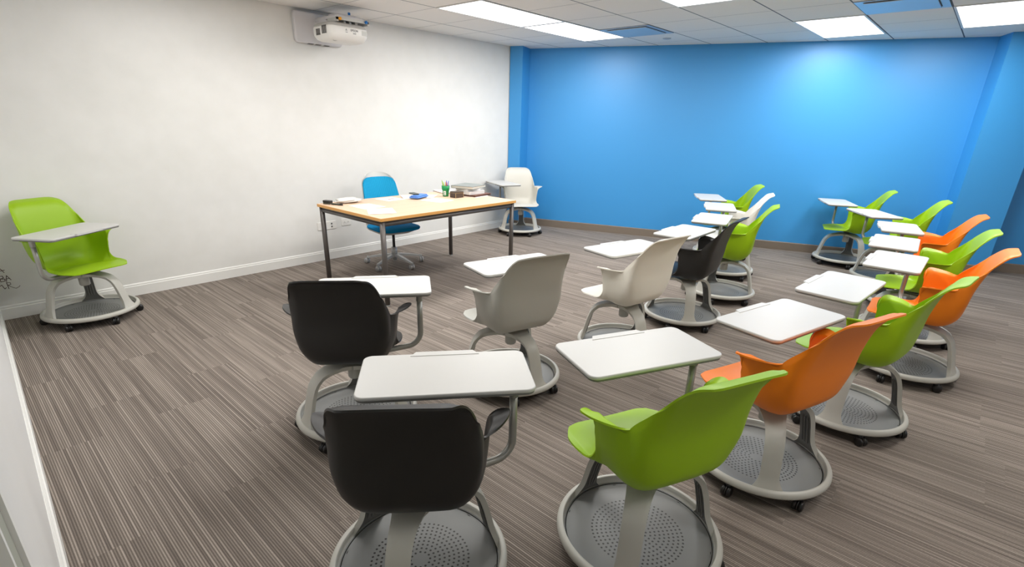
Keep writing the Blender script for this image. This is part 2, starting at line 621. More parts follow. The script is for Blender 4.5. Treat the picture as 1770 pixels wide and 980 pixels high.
skirting('baseboard_front', (.085, front_y(.085)), (5.93, front_y(5.93)), (0, -1), M['base_white'])
skirting('baseboard_left', (left_x(1.16), 1.16), (left_x(5.35), 5.35), (1, 0), M['base_white'], lip=True, th=.016)
iw = (-BN.x, -BN.y)
skirting('baseboard_right', blue_pt(5.26), blue_pt(.18), iw, M['base_taupe'], lip=False)
skirting('baseboard_right_far', blue_pt(-.30), blue_pt(YB), iw, M['base_taupe'], lip=False)
skirting('baseboard_right_pier', blue_pt(.272, .3), blue_pt(-.188, .3), iw, M['base_taupe'], lip=False)
skirting('baseboard_corner_pier', blue_pt(5.42, .3), blue_pt(5.27, .3), iw, M['base_taupe'], lip=False)
for nm, y_, sgn in (('baseboard_pier_side', .266, 1), ('baseboard_pier_side', -.182, -1), ('baseboard_corner_pier_side', 5.275, -1)):
    a = Vector((*blue_pt(y_, .3), 0))
    b = a + BN * .3
    s_ = -BD * sgn
    skirting(nm, (a.x, a.y), (b.x, b.y), (s_.x, s_.y), M['base_taupe'], lip=False)

# door on the left, beside the camera
lw = Vector((.0366, 1, 0)).normalized()


def left_box(mb, y0, y1, z0, z1, d0, d1, mi=0):
    pts = []
    for y in (y0, y1):
        for d in (d0, d1):
            pts.append((left_x(y) + d, y))
    vs = [(pts[0][0], pts[0][1], z) for z in (z0, z1)] + [(pts[1][0], pts[1][1], z) for z in (z0, z1)] + [(pts[3][0], pts[3][1], z) for z in (z0, z1)] + [(pts[2][0], pts[2][1], z) for z in (z0, z1)]
    mb.add(vs, [(0, 2, 4, 6), (1, 7, 5, 3), (0, 1, 3, 2), (2, 3, 5, 4), (4, 5, 7, 6), (6, 7, 1, 0)], mi)


mb = MB()
left_box(mb, 1.125, 1.155, 0, 2.14, -.02, .012)
left_box(mb, .99, 1.125, 0, 2.14, -.02, .004, 1)
left_box(mb, .97, .99, 0, 2.14, -.02, .010)
left_box(mb, .02, 1.155, 2.10, 2.14, -.02, .010)
struct(build(mb, 'trim_1', [M['base_white'], M['door']]))
mb = MB()
left_box(mb, .025, .97, .01, 2.09, -.07, -.03)
struct(build(mb, 'door_1', M['door']))


# ------------------------------------------------------------------ lights, vents
def grid_x(i):
    return XM + i * TILE


def grid_y(j):
    return YL - j * TILE


LIGHT_W = 35.5


def ceiling_light(i0, i1, j0, j1, label, power=1.):
    x0, x1 = grid_x(i0), grid_x(i1)
    y1, y0 = grid_y(j0), grid_y(j1)
    cx, cy, w, h = (x0 + x1) / 2, (y0 + y1) / 2, x1 - x0, y1 - y0
    t = thing('ceiling_light', label, 'ceiling light', (cx, cy, CEIL), 0, 'recessed ceiling light panels')
    mb = MB()
    e, z0, z1 = .022, -.006, .004
    for lo, hi in (((-w / 2 + .004, -h / 2 + .004), (w / 2 - .004, -h / 2 + e)), ((-w / 2 + .004, h / 2 - e), (w / 2 - .004, h / 2 - .004)),
                   ((-w / 2 + .004, -h / 2 + e), (-w / 2 + e, h / 2 - e)), ((w / 2 - e, -h / 2 + e), (w / 2 - .004, h / 2 - e))):
        mb.box((*lo, z0), (*hi, z1))
    build(mb, 'frame', M['lightframe'], t)
    mb = MB()
    mb.box((-w / 2 + e, -h / 2 + e, -.003), (w / 2 - e, h / 2 - e, .004))
    build(mb, 'diffuser', M['diffuser'], t)
    ld = bpy.data.lights.new('panel_lamp', 'AREA')
    ld.shape = 'RECTANGLE'
    ld.size, ld.size_y = w - .05, h - .05
    ld.energy = LIGHT_W * power * (w * h) / (1.22 * .61)
    ld.color = (1., .985, .955)
    ld.spread = R_(180)
    lo = bpy.data.objects.new('panel_lamp', ld)
    col.objects.link(lo)
    lo.location = (cx, cy, CEIL - .012)
    return t


ceiling_light(-1, 1, -3, -2, 'bright ceiling light panel nearer the projector, left one of the joined pair', .75)
ceiling_light(1, 3, -3, -2, 'bright ceiling light panel joined to the right end of another, nearer the corner', .66)
ceiling_light(-1, 1, 0, 1, 'bright ceiling light cut off by the top edge of the photo, only its corner showing')
ceiling_light(3, 5, 1, 2, 'bright ceiling light panel close to the blue wall, left of the larger air vent', .78)
ceiling_light(3, 5, 3, 4, 'bright ceiling light panel at the far right, next to the blue pier', .85)
# made-up panels out of view, added to light the room
for a in ((-5, -3, -3, -2, .7), (-5, -3, 0, 1, .75), (-1, 1, 4, 5, .9), (-5, -3, 5, 6, .35)):
    ceiling_light(*a[:4], 'unseen ceiling light panel added to light the room', a[4])


def ceiling_vent(i0, i1, j0, j1, label):
    x0, x1 = grid_x(i0), grid_x(i1)
    y1, y0 = grid_y(j0), grid_y(j1)
    w = x1 - x0 - .012
    t = thing('ceiling_vent', label, 'vent', ((x0 + x1) / 2, (y0 + y1) / 2, CEIL), 0, 'square ceiling air vents')
    mb = MB()
    mb.box((-w / 2, -w / 2, -.003), (w / 2, w / 2, .003))
    build(mb, 'throat', M['vent_dark'], t)
    mb = MB()
    a, b = w / 2, w / 2 - .055          # sloping border
    vs = [(s * a, q * a, -.006) for s, q in ((-1, -1), (1, -1), (1, 1), (-1, 1))] + [(s * b, q * b, -.0035) for s, q in ((-1, -1), (1, -1), (1, 1), (-1, 1))]
    mb.add(vs, [(k, k + 4, (k + 1) % 4 + 4, (k + 1) % 4) for k in range(4)])
    vs2 = [(x, y, z + .003) for x, y, z in vs]
    mb.add([*vs[:4], *vs2[:4]], [(k, (k + 1) % 4, (k + 1) % 4 + 4, k + 4) for k in range(4)])
    build(mb, 'frame', M['vent'], t)
    mb = MB()
    c = w / 2 - .062
    mb.prism(rrect(2 * c, 2 * c, .006, 2), -.014, -.008)
    for sx in (-1, 1):
        for sy in (-1, 1):
            mb.box((sx * c * .7 - .006, sy * c * .7 - .006, -.010), (sx * c * .7 + .006, sy * c * .7 + .006, -.002))
    build(mb, 'centre_plate', M['vent'], t)
    return t


ceiling_vent(2, 3, -2, -1, 'square ceiling air vent beside the end of the joined light pair')
ceiling_vent(2, 3, 2, 3, 'square ceiling air vent cut by the top edge, between the two right lights')
mb = MB()
mb.lathe([(0, -.012), (.03, -.012), (.045, -.009), (.05, -.002), (.05, .002), (0, .002)], 32)
tag(build(mb, 'ceiling_sensor', M['sensor'], None, (6.315, 3.245, CEIL)), 'small round grey sensor disc on the ceiling near the blue wall', 'sensor')

# ------------------------------------------------------------------ wall outlets and handwriting
def outlet(name, x, z, w, h, label, kind):
    t = thing(name, label, 'outlet', (x, front_y(x), z), R_(.215))
    mb = MB()
    mb.prism(rrect(w, h, .006, 3), 0, .007, 0, Matrix.Rotation(PI / 2, 4, 'X'), bevel=.0018)
    build(mb, 'cover_plate', M['plate'], t)
    mb = MB()
    Rx = Matrix.Rotation(PI / 2, 4, 'X')
    if kind == 'duplex':
        for s in (-1, 1):
            mb = MB()
            mb.prism(rrect(.036, .032, .012, 4, s * .022, 0), .006, .009, 0, Rx)
            so = build(mb, 'socket', M['plate'], t)
            for q0, q1, z0, z1 in ((-.008, -.004, -.006, 0), (.004, .008, -.006, .001), (-.002, .002, .005, .009)):
                mb = MB()
                mb.box((s * .022 + q0, -.0098, z0), (s * .022 + q1, -.0085, z1), 0)
                build(mb, 'slot', M['vent_slot'], so)
    else:
        for dx, dz in ((-.06, 0), (.055, .016), (.055, -.016)):
            m2 = MB()
            m2.box((dx - .008, -.010, dz - .008), (dx + .008, -.0065, dz + .008))
            build(m2, 'jack', M['vent_slot'], t)
    return t


outlet('wall_plate', 2.85, .385, .225, .088, 'wide white data plate low on the white wall behind the table leg', 'data')
outlet('wall_outlet', 3.09, .398, .118, .078, 'white double power outlet lying sideways on the wall behind the table', 'duplex')


def ribbon(mb, pts, w, y=0.):
    """flat marker stroke in the xz plane"""
    for (x0, z0), (x1, z1) in zip(pts, pts[1:]):
        d = Vector((x1 - x0, 0, z1 - z0))
        if d.length < 1e-6:
            continue
        n = Vector((-d.z, 0, d.x)).normalized() * w / 2
        a, b = Vector((x0, y, z0)), Vector((x1, y, z1))
        d = d.normalized() * w * .3
        mb.add([a - n - d, b - n + d, b + n + d, a + n - d], [(0, 1, 2, 3)])


mb = MB()
W_ = .0045
ribbon(mb, [(.140, .375), (.168, .402), (.186, .362)], W_)
ribbon(mb, [(.150, .376), (.192, .381)], W_)
ribbon(mb, [(.150, .340), (.152, .295)], W_)
ribbon(mb, [(.150, .340), (.170, .338), (.172, .322), (.153, .318), (.178, .313), (.176, .298), (.152, .296)], W_)
ribbon(mb, [(.182, .292), (.192, .338), (.210, .300)], W_)
ribbon(mb, [(.184, .312), (.206, .314)], W_)
ribbon(mb, [(.135, .262), (.150, .270), (.160, .238), (.170, .246)], W_)
ribbon(mb, [(.180, .285), (.182, .235)], W_)
ribbon(mb, [(.180, .285), (.200, .280), (.200, .266), (.183, .262), (.206, .240), (.222, .230), (.240, .238), (.248, .247)], W_ * .8)
wr = build(mb, 'marker_handwriting', M['ink'], None, (0, front_y(.2) - .0015, .0))
tag(wr, 'faint dark marker handwriting on the white wall beside the far left green chair', 'handwriting')

# ------------------------------------------------------------------ projector on the white wall
pm = thing('projector_mount', 'pale wall plate and arm holding the projector high on the white wall', 'mount', (2.96, front_y(2.96), 2.20))
Rx = Matrix.Rotation(PI / 2, 4, 'X')
mb = MB()
mb.prism(rrect(.50, .275, .03, 6, .0, .1375), 0, .05, 0, Rx, bevel=.012, smooth=False)
build(mb, 'wall_plate', M['proj_mount'], pm)
mb = MB()
for x0 in (-.12, -.04, .05):
    mb = MB()
    mb.box((x0, -.045, -.003), (x0 + .055, -.012, .002))
    build(mb, 'cable_slot', M['vent_slot'], pm)
mb = MB()
mb.prism(rrect(.105, .058, .012, 4, .03, .205), .045, .34, 0, Rx, bevel=.004)
build(mb, 'arm', M['proj_mount'], pm)
mb = MB()
mb.prism(rrect(.10, .13, .012, 4, .02, .135), .045, .12, 0, Rx, bevel=.006)
build(mb, 'cable_box', M['proj_mount'], pm)
mb = MB()
mb.prism(rrect(.30, .24, .04, 6, .07, -.42), .185, .212, bevel=.006)
mb.prism(rrect(.24, .16, .03, 6, .07, -.40), .205, .232, bevel=.006)
build(mb, 'top_bracket', M['proj_mount'], pm)
mb = MB()
mb.box((-.10, -.575, .165), (.235, -.555, .190))
mb.box((-.10, -.575, .150), (-.085, -.40, .185))
mb.box((.22, -.575, .150), (.235, -.40, .185))
for x in (.0, .06, .12):
    mb.box((x, -.52, .150), (x + .02, -.36, .19))
build(mb, 'slide_rail', M['shell_grey'], pm)
for (kx, ky, kz), mm in (((.10, -.46, .246), 'knob_blue'), ((.20, -.585, .176), 'knob_blue'), ((-.075, -.585, .172), 'knob_orange')):
    mb = MB()
    if ky < -.5:
        mb.lathe([(0, 0), (.011, 0), (.013, .004), (.013, .02), (.010, .024), (0, .024)], 16, 0, Matrix.Translation((kx, ky + .012, kz)) @ Rx)
    else:
        mb.lathe([(0, -.016), (.012, -.016), (.013, .004), (.010, .010), (0, .010)], 16, 0, Matrix.Translation((kx, ky, kz)))
    k = build(mb, 'knob', M[mm], pm)
    k['label'] = 'orange knob' if mm == 'knob_orange' else 'blue knob'

pj = thing('projector', 'white short throw projector hanging from its arm on the white wall', 'projector', (2.975, 4.93, 2.195))
# tapered body: rounded outline, chamfered underside
mb = MB()
outl = rrect(.41, .34, .055, 7)
n = len(outl)
lay = [(.78, .70, .0), (.90, .86, .012), (.985, .98, .042), (1.0, 1.0, .06), (1.0, 1.0, .105), (.985, .98, .118)]
vs = [(x * sx, y * sy, z) for sx, sy, z in lay for x, y in outl]
fs = [(j * n + i, j * n + (i + 1) % n, (j + 1) * n + (i + 1) % n, (j + 1) * n + i) for j in range(len(lay) - 1) for i in range(n)]
fs += [tuple(range(n))[::-1], tuple(range((len(lay) - 1) * n, len(lay) * n))]
mb.add(vs, fs, 0, True)
body = build(mb, 'body', M['proj'], pj)
mb = MB()
lay = [(.985, .98, .117), (.96, .95, .135), (.86, .80, .150), (.80, .7, .152)]
vs = [(x * sx, y * sy, z) for sx, sy, z in lay for x, y in outl]
fs = [(j * n + i, j * n + (i + 1) % n, (j + 1) * n + (i + 1) % n, (j + 1) * n + i) for j in range(len(lay) - 1) for i in range(n)]
fs += [tuple(range(n))[::-1], tuple(range((len(lay) - 1) * n, len(lay) * n))]
mb.add(vs, fs, 0, True)
build(mb, 'upper_cover', M['proj_top'], pj)
for y0, y1, z0, z1 in ((-.105, -.02, .052, .118), (.01, .085, .045, .098)):
    mb = MB()
    k = 6
    for i in range(k):
        yy = y0 + (y1 - y0) * i / k
        mb.box((-.2075, yy, z0), (-.2035, yy + (y1 - y0) / k * .55, z1))
    build(mb, 'vent_grille', M['vent_slot'], pj)
mb = MB()
mb.lathe([(0, -.001), (.030, -.001), (.034, .002), (.026, .008), (0, .010)], 20, 0, Matrix.Translation((-.125, -.118, .012)) @ Matrix.Rotation(R_(160), 4, 'X'))
build(mb, 'speaker_dimple', M['proj_top'], pj)
mb = MB()
mb.box((.125, -.1712, .062), (.185, -.1695, .102))
build(mb, 'remote_window', M['shell_grey'], pj)
mb = MB()
mb.box((.03, -.1712, .062), (.062, -.1695, .075))
build(mb, 'label_sticker', M['proj_top'], pj)


def text_mesh(body_, size, align='CENTER'):
    cu = bpy.data.curves.new('lettering', 'FONT')
    cu.body = body_
    cu.size = size
    cu.align_x = align
    cu.extrude = .0006
    tmp = bpy.data.objects.new('lettering', cu)
    col.objects.link(tmp)
    dg = bpy.context.evaluated_depsgraph_get()
    me = bpy.data.meshes.new_from_object(tmp.evaluated_get(dg))
    bpy.data.objects.remove(tmp)
    return me


me = text_mesh('EPSON', .026)
me.materials.clear()
me.materials.append(M['letter'])
inst('lettering', me, pj, (.045, -.1712, .084), (PI / 2, 0, 0))
mb = MB()
mb.add([(-.048, -.1712, .085), (-.040, -.1712, .101), (-.036, -.1712, .101), (-.042, -.1712, .085)], [(0, 1, 2, 3)])
mb.add([(-.038, -.1712, .094), (-.034, -.1712, .094), (-.028, -.1712, .085), (-.034, -.1712, .085)], [(0, 1, 2, 3)])
mb.add([(-.048, -.1712, .071), (-.026, -.1712, .071), (-.026, -.1712, .075), (-.048, -.1712, .075)], [(0, 1, 2, 3)])
build(mb, 'emblem', M['letter'], pj)

# ------------------------------------------------------------------ tablet chair: shared part meshes
ROWS = [  # centre C, control K, wall W, rim E
    ((0, .262, .427), (.140, .265, .427), (.185, .252, .427), (.208, .220, .429)),
    ((0, .200, .437), (.155, .195, .432), (.204, .188, .430), (.230, .176, .434)),
    ((0, .130, .440), (.165, .120, .431), (.210, .110, .430), (.237, .110, .438)),
    ((0, .075, .438), (.185, .055, .424), (.212, .046, .430), (.229, .042, .446)),
    ((0, .040, .431), (.202, .026, .416), (.215, .018, .462), (.220, .016, .494)),
    ((0, .008, .425), (.212, .000, .408), (.222, .012, .535), (.227, .016, .572)),
    ((0, -.022, .420), (.213, -.018, .401), (.228, .014, .590), (.239, .022, .632)),
    ((0, -.052, .414), (.213, -.044, .396), (.233, .008, .632), (.272, .020, .662)),
    ((0, -.084, .410), (.213, -.070, .394), (.238, -.020, .657), (.306, .002, .672)),
    ((0, -.118, .411), (.213, -.100, .397), (.237, -.058, .657), (.298, -.042, .671)),
    ((0, -.151, .420), (.213, -.130, .407), (.231, -.094, .654), (.270, -.090, .668)),
    ((0, -.179, .440), (.213, -.154, .427), (.223, -.120, .650), (.237, -.122, .664)),
    ((0, -.198, .466), (.212, -.174, .453), (.217, -.138, .650), (.2195, -.138, .665)),
    ((0, -.209, .498), (.211, -.186, .486), (.214, -.148, .652), (.213, -.146, .671)),
    ((0, -.215, .570), (.206, -.204, .560), (.211, -.180, .675), (.209, -.170, .702)),
    ((0, -.220, .645), (.180, -.217, .650), (.203, -.212, .720), (.203, -.205, .742)),
    ((0, -.238, .730), (.160, -.238, .740), (.188, -.246, .797), (.195, -.251, .801)),
    ((0, -.268, .822), (.145, -.268, .826), (.174, -.283, .846), (.180, -.287, .850)),
    ((0, -.306, .878), (.125, -.306, .880), (.154, -.315, .878), (.161, -.318, .880)),
    ((0, -.362, .900), (.090, -.363, .900), (.116, -.360, .898), (.136, -.352, .894)),
]


def bspl(ctrl, n):
    """clamped quadratic B-spline through control points"""
    k = len(ctrl)
    knots = [0, 0] + list(range(k - 1)) + [k - 2, k - 2]
    out = []
    for i in range(n + 1):
        t = (k - 2) * i / n
        s = min(int(t), k - 3)
        d = [ctrl[s + j].copy() for j in range(3)]
        U = [0, 0, 0] + list(range(1, k - 2)) + [k - 2] * 3
        kk = s + 2
        for r in range(1, 3):
            for j in range(2, r - 1, -1):
                i0 = j + kk - 2
                den = U[i0 + 3 - r] - U[i0]
                a = 0 if den == 0 else (t - U[i0]) / den
                d[j] = d[j - 1] * (1 - a) + d[j] * a
        out.append(d[2])
    return out


def shell_mesh(name, m):
    SUB = 5
    rho = [0, 0, 0, .1, .5, .9, 1, 1, 1, 1, 1, 1, .9, .75, .5, .3, .1, 0, 0, 0]
    tracks = [catmull([r[c] for r in ROWS], SUB) for c in range(4)] + [catmull([(q, 0, 0) for q in rho], SUB)]
    P = []
    H = 20
    for i in range(len(tracks[0])):
        C, K, W, E, Q = (t[i] for t in tracks)
        V = K.lerp(W, .36)
        K = Vector((K.x * (1 - .26 * Q.x), C.y + (K.y - C.y) * (1 - .3 * Q.x), K.z + .004 * Q.x))
        C2 = Vector((K.x * .5, C.y, C.z))
        half = bspl([C, C2, K, V, W, W * .72 + E * .28, E], H)
        P.append([Vector((-p.x, p.y, p.z)) for p in half[:0:-1]] + half)
    mb = MB()
    mb.sheet(P, .0065, flip=True)
    return mb.mesh(name, m)


SHELL = {k: shell_mesh('seat_shell_' + k, M[k]) for k in ('green', 'orange', 'black', 'grey', 'cream', 'white', 'cream_dim')}


def leg_mesh():
    path = catmull([(0, 0, .369), (.045, 0, .370), (.09, 0, .368), (.14, 0, .359), (.19, 0, .340), (.226, 0, .304), (.247, 0, .252), (.262, 0, .192), (.276, 0, .134), (.289, 0, .100), (.300, 0, .076)], 4)
    P = []
    J = 10
    for p in path:
        r, z = p.x, p.z
        if r < .0445:
            hw = max(.0005, r * math.tan(PI / 3))
        else:
            hw = .037 + .040 * math.exp(-(r - .0445) / .066)
        if z < .165:
            hw += .055 * ((.165 - z) / .095) ** 2.2
        row = []
        for j in range(J + 1):
            s = -1 + 2 * j / J
            x = s * hw
            rr = math.sqrt(max(1e-9, r * r - x * x)) if r > .2 else r
            # soften edge
            row.append(Vector((rr, x, z - .004 * abs(s) ** 6 if r > .1 else z)))
        P.append(row)
    mb = MB()
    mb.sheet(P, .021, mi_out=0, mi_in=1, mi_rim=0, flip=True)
    # inner strengthening ribs
    for off in (-.016, 0, .016):
        q = [(p.x - .026 if p.x > .24 else p.x - .012, off, p.z - (.028 if p.x < .2 else .008)) for p in path[16:34]]
        mb.tube(q, .003, 6, 1)
    return mb.mesh('leg', [M['frame'], M['frame_dark']])


LEG = leg_mesh()
mb = MB()
mb.lathe([(.274, .063), (.302, .063), (.309, .067), (.311, .074), (.310, .082), (.307, .089), (.302, .0935), (.294, .0955), (.2885, .0955), (.2865, .0935), (.2845, .080), (.281, .063), (.274, .063)], 96)
RING = mb.mesh('base_ring', M['frame'])
mb = MB()
mb.lathe([(0, .0575), (.10, .0575), (.20, .058), (.268, .0585), (.2835, .066)], 64)
mb.lathe([(.276, .060), (.25, .053), (.20, .051), (0, .051)], 48, 1)
TRAY = mb.mesh('tray', [M['tray'], M['frame_dark']])
mb = MB()
mb.lathe([(.033, .366), (.052, .368), (.053, .372), (.048, .375), (.034, .375), (.031, .371)], 36)
mb.lathe([(0, .268), (.028, .268), (.034, .275), (.034, .345), (.030, .350)], 24)
HUB = mb.mesh('hub', M['frame'])
mb = MB()
mb.lathe([(0, .33), (.027, .33), (.027, .392), (.034, .396), (.034, .405), (0, .405)], 28)
POST = mb.mesh('seat_post', M['tube'])
mb = MB()
mb.prism(rrect(.18, .12, .03, 5, 0, .035), .403, .4115, bevel=.002)
mb.prism(rrect(.10, .07, .02, 4, 0, .01), .392, .408)
BRACKET = mb.mesh('seat_bracket', M['bracket'])
mb = MB()
for s in (-1, 1):
    mb.lathe([(0, -.009), (.019, -.009), (.0245, -.006), (.0255, 0), (.0245, .006), (.019, .009), (0, .009)], 24, 0,
             Matrix.Translation((-.012, s * .0125, .0255)) @ Matrix.Rotation(PI / 2, 4, 'X'))
WHEEL = mb.mesh('wheel', M['caster'])
mb = MB()
mb.lathe([(0, -.003), (.026, -.003), (.027, 0), (.026, .003), (0, .003)], 14, 0, Matrix.Translation((-.012, 0, .0255)) @ Matrix.Rotation(PI / 2, 4, 'X'), arc=(-.4, PI + .4))
mb.lathe([(0, .03), (.010, .03), (.012, .045), (.018, .060), (0, .060)], 16, 0)
CASTER = mb.mesh('caster', M['caster'])
ARM_L = .352
mb = MB()
pth = [(.02, 0, .388), (.10, 0, .390), (.20, 0, .396)]
rb = .075
for k in range(9):
    a = PI / 2 * k / 8
    pth.append((ARM_L - rb + rb * math.sin(a), 0, .402 + rb - rb * math.cos(a)))
pth += [(ARM_L, 0, .55), (ARM_L, 0, .655)]
mb.tube(pth, .0145, 14)
ARM = mb.mesh('tablet_arm', M['tube'])
mb = MB()
mb.lathe([(.0145, .648), (.0172, .650), (.0172, .690), (.015, .694), (.03, .697), (.05, .700), (.052, .7035), (0, .7035)], 24)
COLLAR = mb.mesh('post_collar', M['tube'])
TW, TD, TZ = .582, .308, .722
TPX, TPY = -.228, .063                        # tablet centre from its post
mb = MB()
mb.prism(rrect(TW, TD, .034, 7), TZ - .014, TZ, 0, bevel=.004, smooth=True)
TOP = mb.mesh('writing_tablet', M['tablet'])
mb = MB()
mb.prism(rrect(TW - .006, TD - .006, .032, 7), TZ - .022, TZ - .0135, 0, bevel=.003)
mb.prism(rrect(TW - .10, TD - .10, .05, 6), TZ - .028, TZ - .021, 0, bevel=.004)
UNDER = mb.mesh('underside', M['tablet_under'])
mb = MB()
a, b = .125, .105
y0, y1 = TD / 2 - .022, TD / 2 + .012
out = [(-a, y0), (a, y0), (b, y1), (-b, y1)]
mb.prism(out, TZ - .012, TZ + .0018, 0)
STOP = mb.mesh('pen_stop', M['tablet'])

LABELS = {
    1: ('black', 'black tablet chair nearest the camera, seen from behind at the bottom of the photo'),
    2: ('black', 'black tablet chair in front of the nearest black one, leftmost of the front row'),
    3: ('grey', 'warm grey tablet chair, the only grey shell, between black chair and white chair'),
    4: ('green', 'green tablet chair nearest the camera, cut by the bottom edge of the photo'),
    5: ('cream', 'cream white tablet chair in the front row, right of the grey one'),
    6: ('black', 'black tablet chair with bluish seat right of the cream white one in the front row'),
    7: ('green', 'green tablet chair just behind the black one in the middle of the front row'),
    8: ('white', 'white tablet chair between two green ones near the blue wall'),
    9: ('green', 'green tablet chair furthest along the front row, beyond the white one by the blue wall'),
    10: ('orange', 'orange tablet chair nearest the camera, right behind the nearest green one'),
    11: ('green', 'green tablet chair between the nearest orange chair and the next orange chair'),
    12: ('orange', 'orange tablet chair furthest right in the photo, second orange one of the back row'),
    13: ('green', 'green tablet chair between the two further orange chairs on the right'),
    14: ('orange', 'orange tablet chair furthest from the camera, in front of the blue pier'),
    15: ('green', 'green tablet chair just beyond the furthest orange one, before the blue pier'),
    16: ('green', 'green tablet chair furthest along the back row, standing closest to the blue wall'),
    17: ('green', 'green tablet chair alone against the white wall at far left, facing the room'),
    18: ('cream_dim', 'cream white tablet chair in the far corner, beyond the table, facing the room'),
}


def tablet_chair(i):
    x, y, rs, aa, tr = CHAIRS[i]
    kind, label = LABELS[i]
    t = thing('tablet_chair', label, 'chair', (x, y, 0), rs, 'tablet chairs')
    inst('seat_shell', SHELL[kind], t)
    inst('base_ring', RING, t)
    az = R_(LEGAZ[i]) - rs
    inst('tray', TRAY, t, (0, 0, 0), (0, 0, az))
    for k in range(3):
        inst('leg', LEG, t, (0, 0, 0), (0, 0, az + k * 2 * PI / 3))
    inst('hub', HUB, t)
    inst('seat_post', POST, t)
    inst('seat_bracket', BRACKET, t)
    for k in range(6):
        a = az + PI / 6 + k * PI / 3
        c = inst('caster', CASTER, t, (.286 * math.cos(a), .286 * math.sin(a), 0), (0, 0, a + PI - 1.0 + ((i * 7 + k * 13) % 10) * .2))
        inst('wheel', WHEEL, c)
    inst('tablet_arm', ARM, t, (0, 0, 0), (0, 0, aa - rs))
    px, py = ARM_L * math.cos(aa - rs), ARM_L * math.sin(aa - rs)
    inst('post_collar', COLLAR, t, (px, py, 0))
    a = tr - rs
    top = inst('writing_tablet', TOP, t, (px + TPX * math.cos(a) - TPY * math.sin(a), py + TPX * math.sin(a) + TPY * math.cos(a), 0), (0, 0, a))
    u = inst('underside', UNDER, top)
    u['label'] = 'grey underside'
    inst('pen_stop', STOP, top)
    return t


for i in CHAIRS:
    tablet_chair(i)

# ------------------------------------------------------------------ teacher's table
TX, TY, TWD, TDP, TH = 2.3547, 3.5406, 1.658, 1.031, .7665
tb = thing('teacher_table', 'large beech topped table on dark round steel legs before the white wall', 'table', (TX + TWD / 2, TY + TDP / 2, 0), .0036)
mb = MB()
mb.prism(rrect(TWD, TDP, .006, 2), TH - .026, TH, 0, bevel=.0015, mi_side=1)
build(mb, 'tabletop', [M['wood'], M['wood_edge']], tb)
for sx in (-1, 1):
    for sy in (-1, 1):
        mb = MB()
        lx, ly = sx * (TWD / 2 - .032), sy * (TDP / 2 - .032)
        mb.tube([(lx, ly, .014), (lx, ly, TH - .026)], .0225, 20)
        lg = build(mb, 'leg', M['steel'], tb)
        mb = MB()
        mb.lathe([(0, 0), (.018, 0), (.019, .004), (.012, .010), (.012, .016), (0, .016)], 18, 0, Matrix.Translation((lx, ly, 0)))
        build(mb, 'foot', M['foot'], lg)
for sy in (-1, 1):
    mb = MB()
    ly = sy * (TDP / 2 - .034)
    mb.box((-TWD / 2 + .05, ly - .012, TH - .04), (TWD / 2 - .05, ly + .012, TH - .0262))
    mb.tube([(-TWD / 2 + .04, ly, TH - .056), (TWD / 2 - .04, ly, TH - .056)], .020, 16)
    build(mb, 'rail', M['steel'], tb)
for sx in (-1, 1):
    mb = MB()
    lx = sx * (TWD / 2 - .034)
    mb.box((lx - .012, -TDP / 2 + .05, TH - .04), (lx + .012, TDP / 2 - .05, TH - .0262))
    mb.tube([(lx, -TDP / 2 + .04, TH - .056), (lx, TDP / 2 - .04, TH - .056)], .020, 16)
    build(mb, 'rail', M['steel'], tb)

# things on the table
def sheet_paper(pts, z, label, t=.0012, m='paper', name='paper_sheet', curl=.0):
    cx = sum(p[0] for p in pts) / 4
    cy = sum(p[1] for p in pts) / 4
    q = [(p[0] - cx, p[1] - cy) for p in pts]
    ar = sum(q[i][0] * q[(i + 1) % 4][1] - q[(i + 1) % 4][0] * q[i][1] for i in range(4))
    if ar < 0:
        q = q[::-1]
    mb = MB()
    N = 6
    P = []
    for i in range(N + 1):
        u = i / N
        row = []
        for j in range(N + 1):
            v = j / N
            a = Vector((*q[0], 0)) * (1 - u) * (1 - v) + Vector((*q[1], 0)) * u * (1 - v) + Vector((*q[2], 0)) * u * v + Vector((*q[3], 0)) * (1 - u) * v
            a.z = curl * ((2 * u - 1) ** 2) * v
            row.append(a)
        P.append(row)
    mb.sheet(P, t)
    o = build(mb, name, M[m], None, (cx, cy, z))
    return tag(o, label, 'paper', 'loose papers on the table')


Z0 = TH + .0004
sheet_paper([(2.515, 4.285), (2.726, 4.275), (2.745, 4.030), (2.512, 4.012)], Z0, 'white paper sheet on the table left, partly under another sheet', curl=.0)
sheet_paper([(2.531, 4.012), (2.740, 3.922), (2.610, 3.673), (2.392, 3.767)], Z0 + .0016, 'white paper sheet nearest the front left corner of the table')
pc = thing('printed_sheet', 'white paper with red and pink printing near the blue office chair', 'paper', (3.052, 4.395, Z0), R_(4), 'loose papers on the table')
mb = MB()
mb.box((-.105, -.108, 0), (.105, .108, .0012))
build(mb, 'page', M['paper'], pc)
mb = MB()
for k, (x, y, w, h) in enumerate(((0, -.01, .075, .022), (-.03, .035, .03, .012), (.035, .03, .03, .012))):
    mb.prism([(x - w / 2, y - h / 2), (x + w / 2, y - h / 2), (x + w / 2 + .006, y + h / 2), (x - w / 2 + .01, y + h / 2)], .0012, .0016)
build(mb, 'red_print', M['red'], pc)
mb = MB()
for x, y in ((-.07, .06), (.06, .06), (-.06, -.05), (.07, -.04)):
    mb.prism([(x + .012 * math.cos(k * PI / 4), y + .010 * math.sin(k * PI / 4)) for k in range(8)], .0012, .0016)
build(mb, 'pink_print', M['pink'], pc)
sheet_paper([(3.240, 4.150), (3.456, 4.190), (3.500, 3.935), (3.296, 3.896)], Z0, 'white paper sheet in the middle of the table, before the green cup')
